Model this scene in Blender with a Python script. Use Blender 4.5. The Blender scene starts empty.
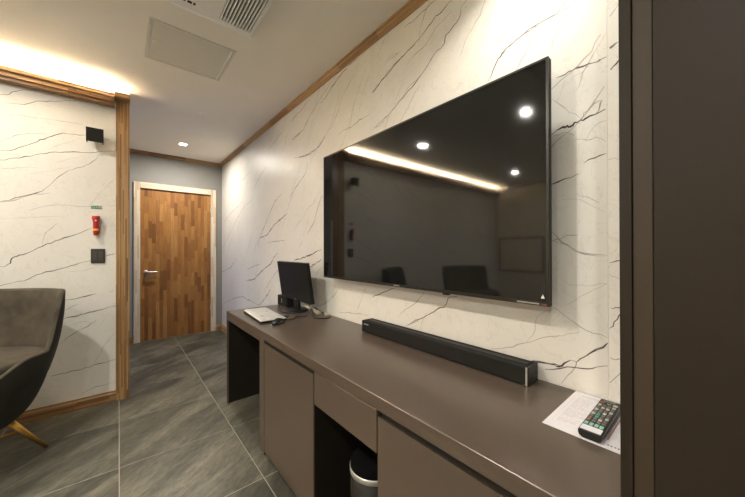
import bpy, bmesh, math, random
from mathutils import Vector, Matrix
from mathutils.geometry import delaunay_2d_cdt

random.seed(7)
R = math.radians
scene = bpy.context.scene
C = scene.collection

# ------------------------------------------------------------------ camera
cam_data = bpy.data.cameras.new('camera')
cam_data.sensor_width = 36.0
cam_data.lens = 300.81 / 745.0 * 36.0
cam_data.clip_start = 0.02
cam = bpy.data.objects.new('camera', cam_data)
C.objects.link(cam)
_ya, _pi, _ro = R(40.129), R(0.1818), R(-0.1103)
_fw = Vector((math.sin(_ya) * math.cos(_pi), math.cos(_ya) * math.cos(_pi), math.sin(_pi)))
_r = Vector((math.cos(_ya), -math.sin(_ya), 0))
_u = _r.cross(_fw)
_r2 = _r * math.cos(_ro) + _u * math.sin(_ro)
_u2 = -_r * math.sin(_ro) + _u * math.cos(_ro)
_m = Matrix((_r2, _u2, -_fw)).transposed().to_4x4()
_m.translation = Vector((0, 0, 1.22))
cam.matrix_world = _m
scene.camera = cam

# ------------------------------------------------------------------ world (daylight that enters by the corridor window) and exposure
world = bpy.data.worlds.new('daylight')
scene.world = world
world.use_nodes = True
_bg = world.node_tree.nodes['Background']
_bg.inputs['Color'].default_value = (0.12, 0.32, 1.0, 1)
_bg.inputs['Strength'].default_value = 1.2
scene.view_settings.view_transform = 'Standard'
scene.view_settings.look = 'None'
scene.view_settings.gamma = 1.0
scene.view_settings.use_curve_mapping = False
scene.view_settings.exposure = 2.0

LAMP_WATTS = 9.0            # each ceiling downlight
LAMP_COLOR = (1.0, 0.95, 0.86)
COVE_STRENGTH = 50.0
COVE_COLOR = (1.0, 0.85, 0.64)

# ------------------------------------------------------------------ measures of the room (metres)
XW = 1.209                   # face of the marble wall that carries the television
YP = 3.217                   # face of the marble partition on the left
YB = 5.02                    # grey wall with the door
ZC = 2.53                    # ceiling
XL, YN = -4.0, -1.6          # far left wall, wall behind the camera
XD, ZD = 0.6585, 0.731       # worktop front edge and top
DEND = 2.596                 # far end of the worktop
YT = 0.122                   # side of the tall cabinet

# ------------------------------------------------------------------ material helpers
def new_mat(name):
    m = bpy.data.materials.new(name); m.use_nodes = True
    nt = m.node_tree
    return m, nt, nt.nodes['Principled BSDF']

def N(nt, kind, **kw):
    n = nt.nodes.new(kind)
    for k, v in kw.items():
        if k in n.inputs: n.inputs[k].default_value = v
        else: setattr(n, k, v)
    return n

def ramp(nt, fac, stops, interp='LINEAR'):
    n = nt.nodes.new('ShaderNodeValToRGB')
    n.color_ramp.interpolation = interp
    e = n.color_ramp.elements
    while len(e) < len(stops): e.new(0.5)
    for el, (p, c) in zip(e, stops):
        el.position = p
        el.color = tuple(c) + ((1,) if len(c) == 3 else ())
    nt.links.new(fac, n.inputs['Fac'])
    return n.outputs['Color']

def mix(nt, fac, a, b, mode='MIX'):
    n = nt.nodes.new('ShaderNodeMix'); n.data_type = 'RGBA'; n.blend_type = mode
    for sock, v in ((n.inputs[0], fac), (n.inputs[6], a), (n.inputs[7], b)):
        if isinstance(v, bpy.types.NodeSocket): nt.links.new(v, sock)
        elif isinstance(v, (int, float)): sock.default_value = v
        else: sock.default_value = tuple(v) + ((1,) if len(v) == 3 else ())
    return n.outputs[2]

def bump(nt, b, height, strength=0.1, dist=0.01):
    n = nt.nodes.new('ShaderNodeBump')
    n.inputs['Strength'].default_value = strength; n.inputs['Distance'].default_value = dist
    nt.links.new(height, n.inputs['Height']); nt.links.new(n.outputs[0], b.inputs['Normal'])

def coords(nt, scale=(1, 1, 1), rot=(0, 0, 0), rnd=False, vt='POINT'):
    tc = nt.nodes.new('ShaderNodeTexCoord')
    out = tc.outputs['Object']
    if rnd:
        oi = nt.nodes.new('ShaderNodeObjectInfo')
        mul = N(nt, 'ShaderNodeVectorMath', operation='SCALE'); mul.inputs[0].default_value = (37.0, 71.0, 13.0)
        nt.links.new(oi.outputs['Random'], mul.inputs['Scale'])
        add = N(nt, 'ShaderNodeVectorMath', operation='ADD')
        nt.links.new(out, add.inputs[0]); nt.links.new(mul.outputs[0], add.inputs[1]); out = add.outputs[0]
    mp = nt.nodes.new('ShaderNodeMapping'); mp.vector_type = vt
    mp.inputs['Scale'].default_value = scale; mp.inputs['Rotation'].default_value = rot
    nt.links.new(out, mp.inputs['Vector'])
    return mp.outputs[0]

def noise(nt, vec, scale=5.0, detail=3.0, rough=0.5, dist=0.0):
    n = N(nt, 'ShaderNodeTexNoise')
    n.inputs['Scale'].default_value = scale; n.inputs['Detail'].default_value = detail
    n.inputs['Roughness'].default_value = rough; n.inputs['Distortion'].default_value = dist
    nt.links.new(vec, n.inputs['Vector'])
    return n.outputs['Fac']

def plain(name, col, rough=0.5, metal=0.0, var=0.06, nscale=40.0, bmp=0.0, spec=0.5, coat=0.0):
    m, nt, b = new_mat(name)
    f = noise(nt, coords(nt), nscale, 4.0)
    lo = tuple(max(0, c * (1 - var)) for c in col); hi = tuple(min(1, c * (1 + var)) for c in col)
    nt.links.new(ramp(nt, f, [(0.3, lo), (0.7, hi)]), b.inputs['Base Color'])
    b.inputs['Roughness'].default_value = rough; b.inputs['Metallic'].default_value = metal
    b.inputs['Specular IOR Level'].default_value = spec
    b.inputs['Coat Weight'].default_value = coat
    if bmp: bump(nt, b, f, bmp, 0.002)
    return m

def emit(name, col, strength):
    m, nt, b = new_mat(name)
    b.inputs['Base Color'].default_value = (0.8, 0.8, 0.8, 1)
    b.inputs['Emission Color'].default_value = tuple(col) + (1,)
    b.inputs['Emission Strength'].default_value = strength
    return m

def strip_wood(name, across, along, w, length, stops, rough=0.4, grain=1.0):
    """finger-jointed laminated wood: strips w wide, blocks of some length, tone varying block by block"""
    m, nt, b = new_mat(name)
    tc = nt.nodes.new('ShaderNodeTexCoord'); sp = nt.nodes.new('ShaderNodeSeparateXYZ')
    nt.links.new(tc.outputs['Object'], sp.inputs[0])
    ax = {'x': 0, 'y': 1, 'z': 2}
    def math_(op, a, bb):
        n = N(nt, 'ShaderNodeMath', operation=op)
        for i, v in enumerate((a, bb)):
            if isinstance(v, bpy.types.NodeSocket): nt.links.new(v, n.inputs[i])
            elif v is not None: n.inputs[i].default_value = v
        return n.outputs[0]
    if across == 'xyz_sum':
        a = math_('ADD', sp.outputs[0], sp.outputs[1]); a = math_('ADD', a, math_('MULTIPLY', sp.outputs[2], 0.83))
        a = math_('MULTIPLY', a, 1.0)
    elif len(across) == 2:
        a = math_('ADD', sp.outputs[ax[across[0]]], sp.outputs[ax[across[1]]])
    else:
        a = sp.outputs[ax[across]]
    col_i = math_('FLOOR', math_('DIVIDE', a, w), None)
    off = N(nt, 'ShaderNodeTexWhiteNoise', noise_dimensions='1D'); nt.links.new(col_i, off.inputs['W'])
    l = math_('ADD', math_('DIVIDE', sp.outputs[ax[along]], length), math_('MULTIPLY', off.outputs['Value'], 7.3))
    row_i = math_('FLOOR', l, None)
    wn = N(nt, 'ShaderNodeTexWhiteNoise', noise_dimensions='2D')
    cmb = nt.nodes.new('ShaderNodeCombineXYZ'); nt.links.new(col_i, cmb.inputs[0]); nt.links.new(row_i, cmb.inputs[1])
    nt.links.new(cmb.outputs[0], wn.inputs['Vector'])
    sc = [60, 60, 60]; sc[ax[along]] = 3
    g = noise(nt, coords(nt, scale=sc), 3.0, 4.0, 0.6, 0.6)
    f = math_('ADD', math_('MULTIPLY', wn.outputs['Value'], 0.72), math_('MULTIPLY', g, 0.32 * grain))
    nt.links.new(ramp(nt, f, stops), b.inputs['Base Color'])
    b.inputs['Roughness'].default_value = rough
    bump(nt, b, g, 0.08, 0.002)
    return m

def stave_wood(name, along='z'):
    """one stave: tone from the object's own colour, grain along the stave"""
    m, nt, b = new_mat(name)
    oi = nt.nodes.new('ShaderNodeObjectInfo')
    sc = [45, 45, 45]; sc['xyz'.index(along)] = 2.5
    g = noise(nt, coords(nt, scale=sc, rnd=True), 3.0, 4.0, 0.6, 0.7)
    tone = ramp(nt, g, [(0.2, (0.62, 0.6, 0.56)), (0.8, (1.25, 1.25, 1.25))])
    nt.links.new(mix(nt, 1.0, oi.outputs['Color'], tone, 'MULTIPLY'), b.inputs['Base Color'])
    b.inputs['Roughness'].default_value = 0.5
    b.inputs['Specular IOR Level'].default_value = 0.35
    bump(nt, b, g, 0.06, 0.002)
    return m

# --- materials
M = {}
def marble(name):
    m, nt, b = new_mat(name)
    at = nt.nodes.new('ShaderNodeVertexColor'); at.layer_name = 'vein'
    cl = noise(nt, coords(nt, rnd=True), 1.3, 4.0, 0.55, 0.8)
    base = ramp(nt, cl, [(0.3, (0.73, 0.705, 0.64)), (0.65, (0.80, 0.778, 0.715))])
    fn = noise(nt, coords(nt, scale=(1, 1, 1), rnd=True), 5.5, 6.0, 0.62, 1.5)       # hair-fine faint crackle
    fine = ramp(nt, fn, [(0.488, (1, 1, 1)), (0.5, (0.88, 0.865, 0.83)), (0.512, (1, 1, 1))])
    base = mix(nt, 1.0, base, fine, 'MULTIPLY')
    vn = noise(nt, coords(nt), 26.0, 3.0)
    vmul = N(nt, 'ShaderNodeMath', operation='MULTIPLY')
    vr = ramp(nt, vn, [(0.3, (0.7, 0.7, 0.7)), (0.6, (1.15, 1.15, 1.15))])
    nt.links.new(at.outputs['Color'], vmul.inputs[0]); nt.links.new(vr, vmul.inputs[1])
    colr = mix(nt, vmul.outputs[0], base, (0.055, 0.04, 0.028))
    nt.links.new(colr, b.inputs['Base Color'])
    b.inputs['Roughness'].default_value = 0.42
    b.inputs['Specular IOR Level'].default_value = 0.35
    return m
M['marble'] = marble('marble_panel')
M['paint'] = plain('ceiling_paint', (0.90, 0.85, 0.77), 0.75, var=0.015, nscale=3)
M['white_plastic'] = plain('white_plastic', (0.93, 0.92, 0.89), 0.45, var=0.02)
M['panel_paint'] = plain('hatch_paint', (0.70, 0.665, 0.585), 0.5, var=0.02)
M['grey_wall'] = plain('grey_wall_paint', (0.27, 0.262, 0.245), 0.7, var=0.03, nscale=8)
M['plaster'] = plain('wall_plaster', (0.62, 0.57, 0.49), 0.8, var=0.03, nscale=6)
WOODS = [(0.0, (0.09, 0.042, 0.015)), (0.3, (0.19, 0.098, 0.037)), (0.65, (0.30, 0.168, 0.068)), (1.0, (0.46, 0.29, 0.135))]
M['wood_post'] = strip_wood('laminated_wood_post', 'xy', 'z', 0.0085, 0.36, [(0.0, (0.12, 0.058, 0.020)), (0.3, (0.23, 0.122, 0.047)), (0.65, (0.36, 0.205, 0.083)), (1.0, (0.50, 0.32, 0.15))])
M['wood_x'] = strip_wood('laminated_wood_x', 'yz', 'x', 0.017, 0.42, WOODS)
M['wood_y_lit'] = strip_wood('laminated_wood_y_lit', 'xz', 'y', 0.011, 0.42, [(0.0, (0.20, 0.10, 0.038)), (0.3, (0.36, 0.20, 0.08)), (0.65, (0.50, 0.30, 0.13)), (1.0, (0.66, 0.44, 0.21))])  # lightened copy: puts the ceiling's light on the crown into the colour
PALE = [(0.0, (0.50, 0.38, 0.25)), (0.4, (0.66, 0.54, 0.39)), (1.0, (0.80, 0.73, 0.60))]
M['frame_z'] = strip_wood('pale_frame_wood', 'xy', 'z', 0.02, 0.30, PALE)
M['frame_x'] = strip_wood('pale_frame_wood_x', 'yz', 'x', 0.02, 0.30, PALE)
M['stave'] = stave_wood('door_stave_wood')
M['chrome'] = plain('brushed_steel', (0.55, 0.53, 0.50), 0.33, 1.0, 0.03)
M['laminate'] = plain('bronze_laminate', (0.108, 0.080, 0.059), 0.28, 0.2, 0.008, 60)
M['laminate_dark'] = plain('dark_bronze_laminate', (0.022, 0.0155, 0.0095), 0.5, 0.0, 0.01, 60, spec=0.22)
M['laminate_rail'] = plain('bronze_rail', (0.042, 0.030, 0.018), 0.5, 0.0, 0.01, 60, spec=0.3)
M['groove'] = plain('dark_groove', (0.018, 0.014, 0.010), 0.6)
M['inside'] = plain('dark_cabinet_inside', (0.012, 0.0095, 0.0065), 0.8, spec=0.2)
M['black_liner'] = plain('black_liner', (0.003, 0.003, 0.003), 0.9, var=0.0, spec=0.05)
M['black_plastic'] = plain('black_plastic', (0.008, 0.008, 0.0073), 0.45, spec=0.3)
M['black_matte'] = plain('black_matte', (0.009, 0.0088, 0.0076), 0.75, bmp=0.1, spec=0.25)
M['screen'] = plain('television_glass', (0.008, 0.008, 0.0075), 0.05, var=0.0, spec=0.55)
M['monitor_screen'] = plain('monitor_matte_screen', (0.008, 0.0085, 0.008), 0.4, var=0.0, spec=0.3)
M['silver'] = plain('silver_plastic', (0.50, 0.49, 0.46), 0.3, 0.6)
M['red'] = plain('red_plastic', (0.45, 0.022, 0.015), 0.35)
M['yellow'] = plain('yellow_band', (0.75, 0.42, 0.05), 0.5)
M['green'] = plain('green_label', (0.04, 0.20, 0.10), 0.5)
M['white_ink'] = plain('white_ink', (0.75, 0.75, 0.72), 0.6)
M['dark_plate'] = plain('dark_switch_plate', (0.038, 0.033, 0.026), 0.5)
M['rocker'] = plain('switch_rocker', (0.062, 0.055, 0.043), 0.45)
M['key_white'] = plain('white_key', (0.62, 0.61, 0.585), 0.45)
M['beige_plug'] = plain('beige_connector', (0.45, 0.40, 0.32), 0.5)
M['brass'] = plain('brass_leg', (0.62, 0.38, 0.10), 0.30, 1.0, 0.05)
M['bin_metal'] = plain('grey_bin_metal', (0.014, 0.0125, 0.0095), 0.5, 0.0, spec=0.2)
M['pc_sticker'] = plain('olive_sticker', (0.26, 0.24, 0.07), 0.5)
M['paper'] = plain('laminated_paper', (0.72, 0.69, 0.71), 0.28, var=0.01)
M['ink'] = plain('grey_ink', (0.54, 0.49, 0.53), 0.5)
M['ink_red'] = plain('red_ink', (0.28, 0.13, 0.11), 0.5)
M['ink_dark'] = plain('dark_ink', (0.15, 0.13, 0.14), 0.5)
M['btn_grey'] = plain('grey_button', (0.15, 0.142, 0.122), 0.5)
M['btn_teal'] = plain('teal_button', (0.22, 0.50, 0.42), 0.45)
M['btn_red'] = plain('red_button', (0.24, 0.07, 0.05), 0.45)
M['btn_green'] = plain('green_button', (0.06, 0.30, 0.22), 0.45)
M['btn_white'] = plain('pale_button', (0.42, 0.40, 0.36), 0.45)
M['remote_body'] = plain('remote_black', (0.016, 0.015, 0.014), 0.35)
M['grout'] = plain('pale_grout', (0.40, 0.375, 0.31), 0.8, var=0.05)

def fabric(name, a, b2):
    m, nt, b = new_mat(name)
    f = noise(nt, coords(nt), 9.0, 6.0, 0.6, 0.4)
    nt.links.new(ramp(nt, f, [(0.32, a), (0.7, b2)]), b.inputs['Base Color'])
    b.inputs['Roughness'].default_value = 0.8
    b.inputs['Sheen Weight'].default_value = 0.04
    b.inputs['Specular IOR Level'].default_value = 0.25
    g = noise(nt, coords(nt), 260.0, 2.0)
    bump(nt, b, g, 0.12, 0.002)
    return m
M['suede'] = fabric('grey_brown_suede', (0.044, 0.036, 0.025), (0.086, 0.072, 0.051))
M['suede_shaded'] = fabric('shaded_grey_suede', (0.018, 0.0165, 0.012), (0.030, 0.0272, 0.020))  # same suede as the lining, with the outer shell's shade in its colour

def slate(name):
    m, nt, b = new_mat(name)
    big = noise(nt, coords(nt, scale=(1.5, 0.42, 1), rot=(0, 0, R(40)), rnd=True, vt='TEXTURE'), 1.7, 6.0, 0.62, 0.8)
    fine = noise(nt, coords(nt, scale=(2.2, 0.7, 1), rot=(0, 0, R(40)), rnd=True, vt='TEXTURE'), 38.0, 4.0, 0.7)
    c1 = ramp(nt, big, [(0.36, (0.042, 0.041, 0.030)), (0.5, (0.090, 0.086, 0.063)), (0.64, (0.165, 0.156, 0.115))])
    c2 = ramp(nt, fine, [(0.3, (0.5, 0.5, 0.5)), (0.72, (1.45, 1.45, 1.45))])
    nt.links.new(mix(nt, 1.0, c1, c2, 'MULTIPLY'), b.inputs['Base Color'])
    b.inputs['Roughness'].default_value = 0.42
    bump(nt, b, fine, 0.15, 0.003)
    return m
M['slate'] = slate('slate_tile')

# ------------------------------------------------------------------ object helpers
def link(name, me, mat=None, parent=None, loc=None):
    o = bpy.data.objects.new(name, me); C.objects.link(o)
    if mat is not None and me is not None:
        for mm in (mat if isinstance(mat, (list, tuple)) else [mat]): me.materials.append(mm)
    if parent is not None: o.parent = parent
    if loc is not None: o.location = loc
    return o

def tag(o, label, cat, group=None, kind=None):
    o['label'] = label; o['category'] = cat
    if group: o['group'] = group
    if kind: o['kind'] = kind
    return o

def empty(name, loc, label, cat, group=None, rz=0.0, kind=None):
    o = bpy.data.objects.new(name, None); C.objects.link(o)
    o.empty_display_size = 0.05; o.location = loc; o.rotation_euler = (0, 0, rz)
    return tag(o, label, cat, group, kind)

class MB:
    """collects shapes into one bmesh; coordinates are local to the object that gets it"""
    def __init__(self, o=(0, 0, 0)):
        self.bm = bmesh.new(); self.o = Vector(o)
    def box(self, x0, x1, y0, y1, z0, z1, bev=0.0, seg=2, mi=0):
        b = bmesh.new()
        bmesh.ops.create_cube(b, size=1.0)
        for v in b.verts:
            v.co = Vector(((x0 + x1) / 2 + v.co.x * (x1 - x0), (y0 + y1) / 2 + v.co.y * (y1 - y0), (z0 + z1) / 2 + v.co.z * (z1 - z0))) - self.o
        if bev: bmesh.ops.bevel(b, geom=list(b.edges), offset=bev, segments=seg, affect='EDGES', profile=0.5)
        return self._merge(b, mi)
    def _merge(self, b, mi=0, mat=None):
        if mat is not None: bmesh.ops.transform(b, matrix=mat, verts=b.verts)
        vm = {}
        for v in b.verts: vm[v] = self.bm.verts.new(v.co)
        for f in b.faces:
            nf = self.bm.faces.new([vm[v] for v in f.verts]); nf.material_index = mi; nf.smooth = f.smooth
        b.free(); return self
    def prism(self, prof, axis, a0, a1, mi=0, smooth=False):
        """prof: closed 2D polygon; axis: the extrusion axis; prof coords are the two other axes in order"""
        def P(p, t):
            q = list(p); q.insert('xyz'.index(axis), t); return Vector(q) - self.o
        b = bmesh.new()
        A = [b.verts.new(P(p, a0)) for p in prof]; B = [b.verts.new(P(p, a1)) for p in prof]
        n = len(prof)
        for i in range(n): b.faces.new((A[i], A[(i + 1) % n], B[(i + 1) % n], B[i])).smooth = smooth
        b.faces.new(A[::-1]); b.faces.new(B)
        bmesh.ops.recalc_face_normals(b, faces=b.faces)
        return self._merge(b, mi)
    def lathe(self, prof, c, seg=32, axis='z', mi=0, smooth=True):
        """prof: list of (r, h) revolved round the axis through c"""
        b = bmesh.new(); rings = []
        for r, h in prof:
            ring = []
            if r < 1e-6:
                ring = [b.verts.new(self._ax(0, 0, h, axis) + Vector(c) - self.o)] * seg
            else:
                for i in range(seg):
                    t = 2 * math.pi * i / seg
                    ring.append(b.verts.new(self._ax(r * math.cos(t), r * math.sin(t), h, axis) + Vector(c) - self.o))
            rings.append(ring)
        for A, B in zip(rings, rings[1:]):
            for i in range(seg):
                q = [A[i], A[(i + 1) % seg], B[(i + 1) % seg], B[i]]
                q = [v for k, v in enumerate(q) if v not in q[:k]]
                if len(q) >= 3: b.faces.new(q).smooth = smooth
        bmesh.ops.recalc_face_normals(b, faces=b.faces)
        return self._merge(b, mi)
    def _ax(self, a, bb, h, axis):
        return {'z': Vector((a, bb, h)), 'y': Vector((a, h, bb)), 'x': Vector((h, a, bb))}[axis]
    def tube(self, pts, r, seg=8, mi=0, taper=None):
        pts = [Vector(p) - self.o for p in pts]; n = len(pts); b = bmesh.new(); rings = []
        up = Vector((0.13, 0.21, 0.97))
        for i, p in enumerate(pts):
            d = (pts[min(i + 1, n - 1)] - pts[max(i - 1, 0)]).normalized()
            s = d.cross(up)
            if s.length < 1e-3: s = d.cross(Vector((1, 0, 0)))
            s.normalize(); t = s.cross(d)
            rr = r if taper is None else taper[i]
            rings.append([b.verts.new(p + (s * math.cos(2 * math.pi * k / seg) + t * math.sin(2 * math.pi * k / seg)) * rr) for k in range(seg)])
        for A, B in zip(rings, rings[1:]):
            for i in range(seg): b.faces.new((A[i], A[(i + 1) % seg], B[(i + 1) % seg], B[i])).smooth = True
        b.faces.new(rings[0][::-1]); b.faces.new(rings[-1])
        bmesh.ops.recalc_face_normals(b, faces=b.faces)
        return self._merge(b, mi)
    def quad(self, pts, mi=0):
        self.bm.faces.new([self.bm.verts.new(Vector(p) - self.o) for p in pts]).material_index = mi
        return self
    def xform(self, mat):
        bmesh.ops.transform(self.bm, matrix=mat, verts=self.bm.verts); return self
    def mesh(self, name):
        me = bpy.data.meshes.new(name); self.bm.to_mesh(me); self.bm.free(); return me
    def build(self, name, mat, parent=None, loc=None):
        return link(name, self.mesh(name), mat, parent, loc)

def smooth_path(pts, k=6):
    """Catmull-Rom through the points"""
    P = [Vector(p) for p in pts]; out = []
    for i in range(len(P) - 1):
        a, b, c, d = P[max(i - 1, 0)], P[i], P[i + 1], P[min(i + 2, len(P) - 1)]
        for j in range(k):
            t = j / k
            out.append(0.5 * ((2 * b) + (c - a) * t + (2 * a - 5 * b + 4 * c - d) * t * t + (3 * b - a - 3 * c + d) * t ** 3))
    out.append(P[-1]); return out

def bx(name, mat, parent, x0, x1, y0, y1, z0, z1, bev=0.0, o=(0, 0, 0)):
    return MB(o).box(x0, x1, y0, y1, z0, z1, bev).build(name, mat, parent)

def structure(name, mb, mat, label, cat):
    o = mb.build(name, mat); return tag(o, label, cat, kind='structure')

# ------------------------------------------------------------------ printed veins of the marble panels: (strength, width in mm, points (along the wall, height))
VEINS_PARTITION=[
(0.66,4.2,[(-0.624,2.23),(-0.564,2.245),(-0.518,2.25),(-0.471,2.282),(-0.433,2.302),(-0.361,2.32),(-0.292,2.35),(-0.219,2.37)]),
(0.44,3.4,[(-0.604,2.161),(-0.513,2.172),(-0.406,2.179),(-0.315,2.185),(-0.213,2.192)]),
(0.55,3.4,[(-0.623,1.961),(-0.574,2.003),(-0.534,2.036),(-0.492,2.054),(-0.439,2.066),(-0.4,2.064)]),
(0.88,5.1,[(-0.623,1.905),(-0.579,1.911),(-0.539,1.941),(-0.471,1.988),(-0.4,2.045),(-0.321,2.098),(-0.256,2.104),(-0.188,2.112)]),
(0.33,2.5,[(-0.4,1.96),(-0.344,2.0),(-0.291,2.037),(-0.225,2.083)]),
(0.88,5.1,[(-0.623,1.838),(-0.533,1.869),(-0.46,1.906),(-0.361,1.947),(-0.267,1.968),(-0.143,1.989),(-0.021,2.027)]),
(0.66,4.2,[(-0.416,1.661),(-0.383,1.706),(-0.349,1.76),(-0.291,1.823),(-0.231,1.855),(-0.175,1.891),(-0.131,1.948),(-0.118,1.98)]),
(0.39,2.5,[(-0.091,1.702),(-0.065,1.75),(-0.021,1.801)]),
(0.33,2.5,[(-0.361,1.865),(-0.303,1.901),(-0.219,1.942)]),
(0.28,2.5,[(-0.533,1.755),(-0.449,1.78),(-0.372,1.809),(-0.279,1.855)]),
(0.88,6.0,[(-0.623,1.553),(-0.579,1.567),(-0.528,1.597),(-0.47,1.623),(-0.438,1.642),(-0.416,1.666)]),
(0.5,3.4,[(-0.491,1.503),(-0.438,1.53),(-0.372,1.552),(-0.279,1.558),(-0.181,1.558),(-0.091,1.579),(-0.021,1.582)]),
(0.33,2.5,[(-0.623,1.435),(-0.553,1.447),(-0.438,1.46),(-0.291,1.481)]),
(0.94,6.0,[(-0.622,1.109),(-0.598,1.108),(-0.575,1.13),(-0.571,1.161),(-0.548,1.176),(-0.517,1.188),(-0.427,1.246),(-0.36,1.288),(-0.267,1.331),(-0.162,1.392)]),
(0.44,3.4,[(-0.427,1.254),(-0.416,1.327),(-0.383,1.377),(-0.349,1.42)]),
(0.39,3.4,[(-0.181,1.558),(-0.143,1.623),(-0.098,1.698)]),
(0.33,2.5,[(-0.117,1.394),(-0.064,1.414),(-0.021,1.42)]),
(0.88,5.1,[(-0.622,0.977),(-0.563,0.994),(-0.512,1.003),(-0.47,1.032),(-0.41,1.061),(-0.349,1.074),(-0.279,1.101),(-0.162,1.139)]),
(0.77,5.1,[(-0.084,1.168),(-0.051,1.182),(-0.021,1.191)]),
(0.44,3.4,[(-0.29,1.058),(-0.218,1.058),(-0.143,1.079)]),
(0.77,5.1,[(-0.41,0.932),(-0.36,0.932),(-0.302,0.922)]),
(0.99,6.8,[(-0.314,0.844),(-0.249,0.848),(-0.196,0.861),(-0.141,0.875)]),
(0.55,3.4,[(-0.062,0.879),(-0.025,0.891)]),
(0.66,3.4,[(-0.314,0.768),(-0.275,0.789),(-0.236,0.806)]),
(0.99,6.8,[(-0.32,0.704),(-0.249,0.714),(-0.196,0.728),(-0.154,0.736),(-0.098,0.747),(-0.013,0.768)]),
(0.77,4.2,[(-0.333,0.522),(-0.301,0.556),(-0.249,0.592),(-0.182,0.627),(-0.133,0.672)]),
(0.44,3.4,[(-0.147,0.327),(-0.112,0.405),(-0.069,0.492),(-0.025,0.542)]),
(0.88,5.1,[(-0.382,0.293),(-0.326,0.299),(-0.249,0.301),(-0.175,0.306),(-0.126,0.322),(-0.016,0.328)]),
(0.66,3.4,[(-0.229,0.097),(-0.181,0.129),(-0.14,0.145),(-0.083,0.142),(-0.016,0.16)]),
(0.44,2.5,[(-0.314,0.649),(-0.236,0.664),(-0.182,0.664)]),
]
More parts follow.
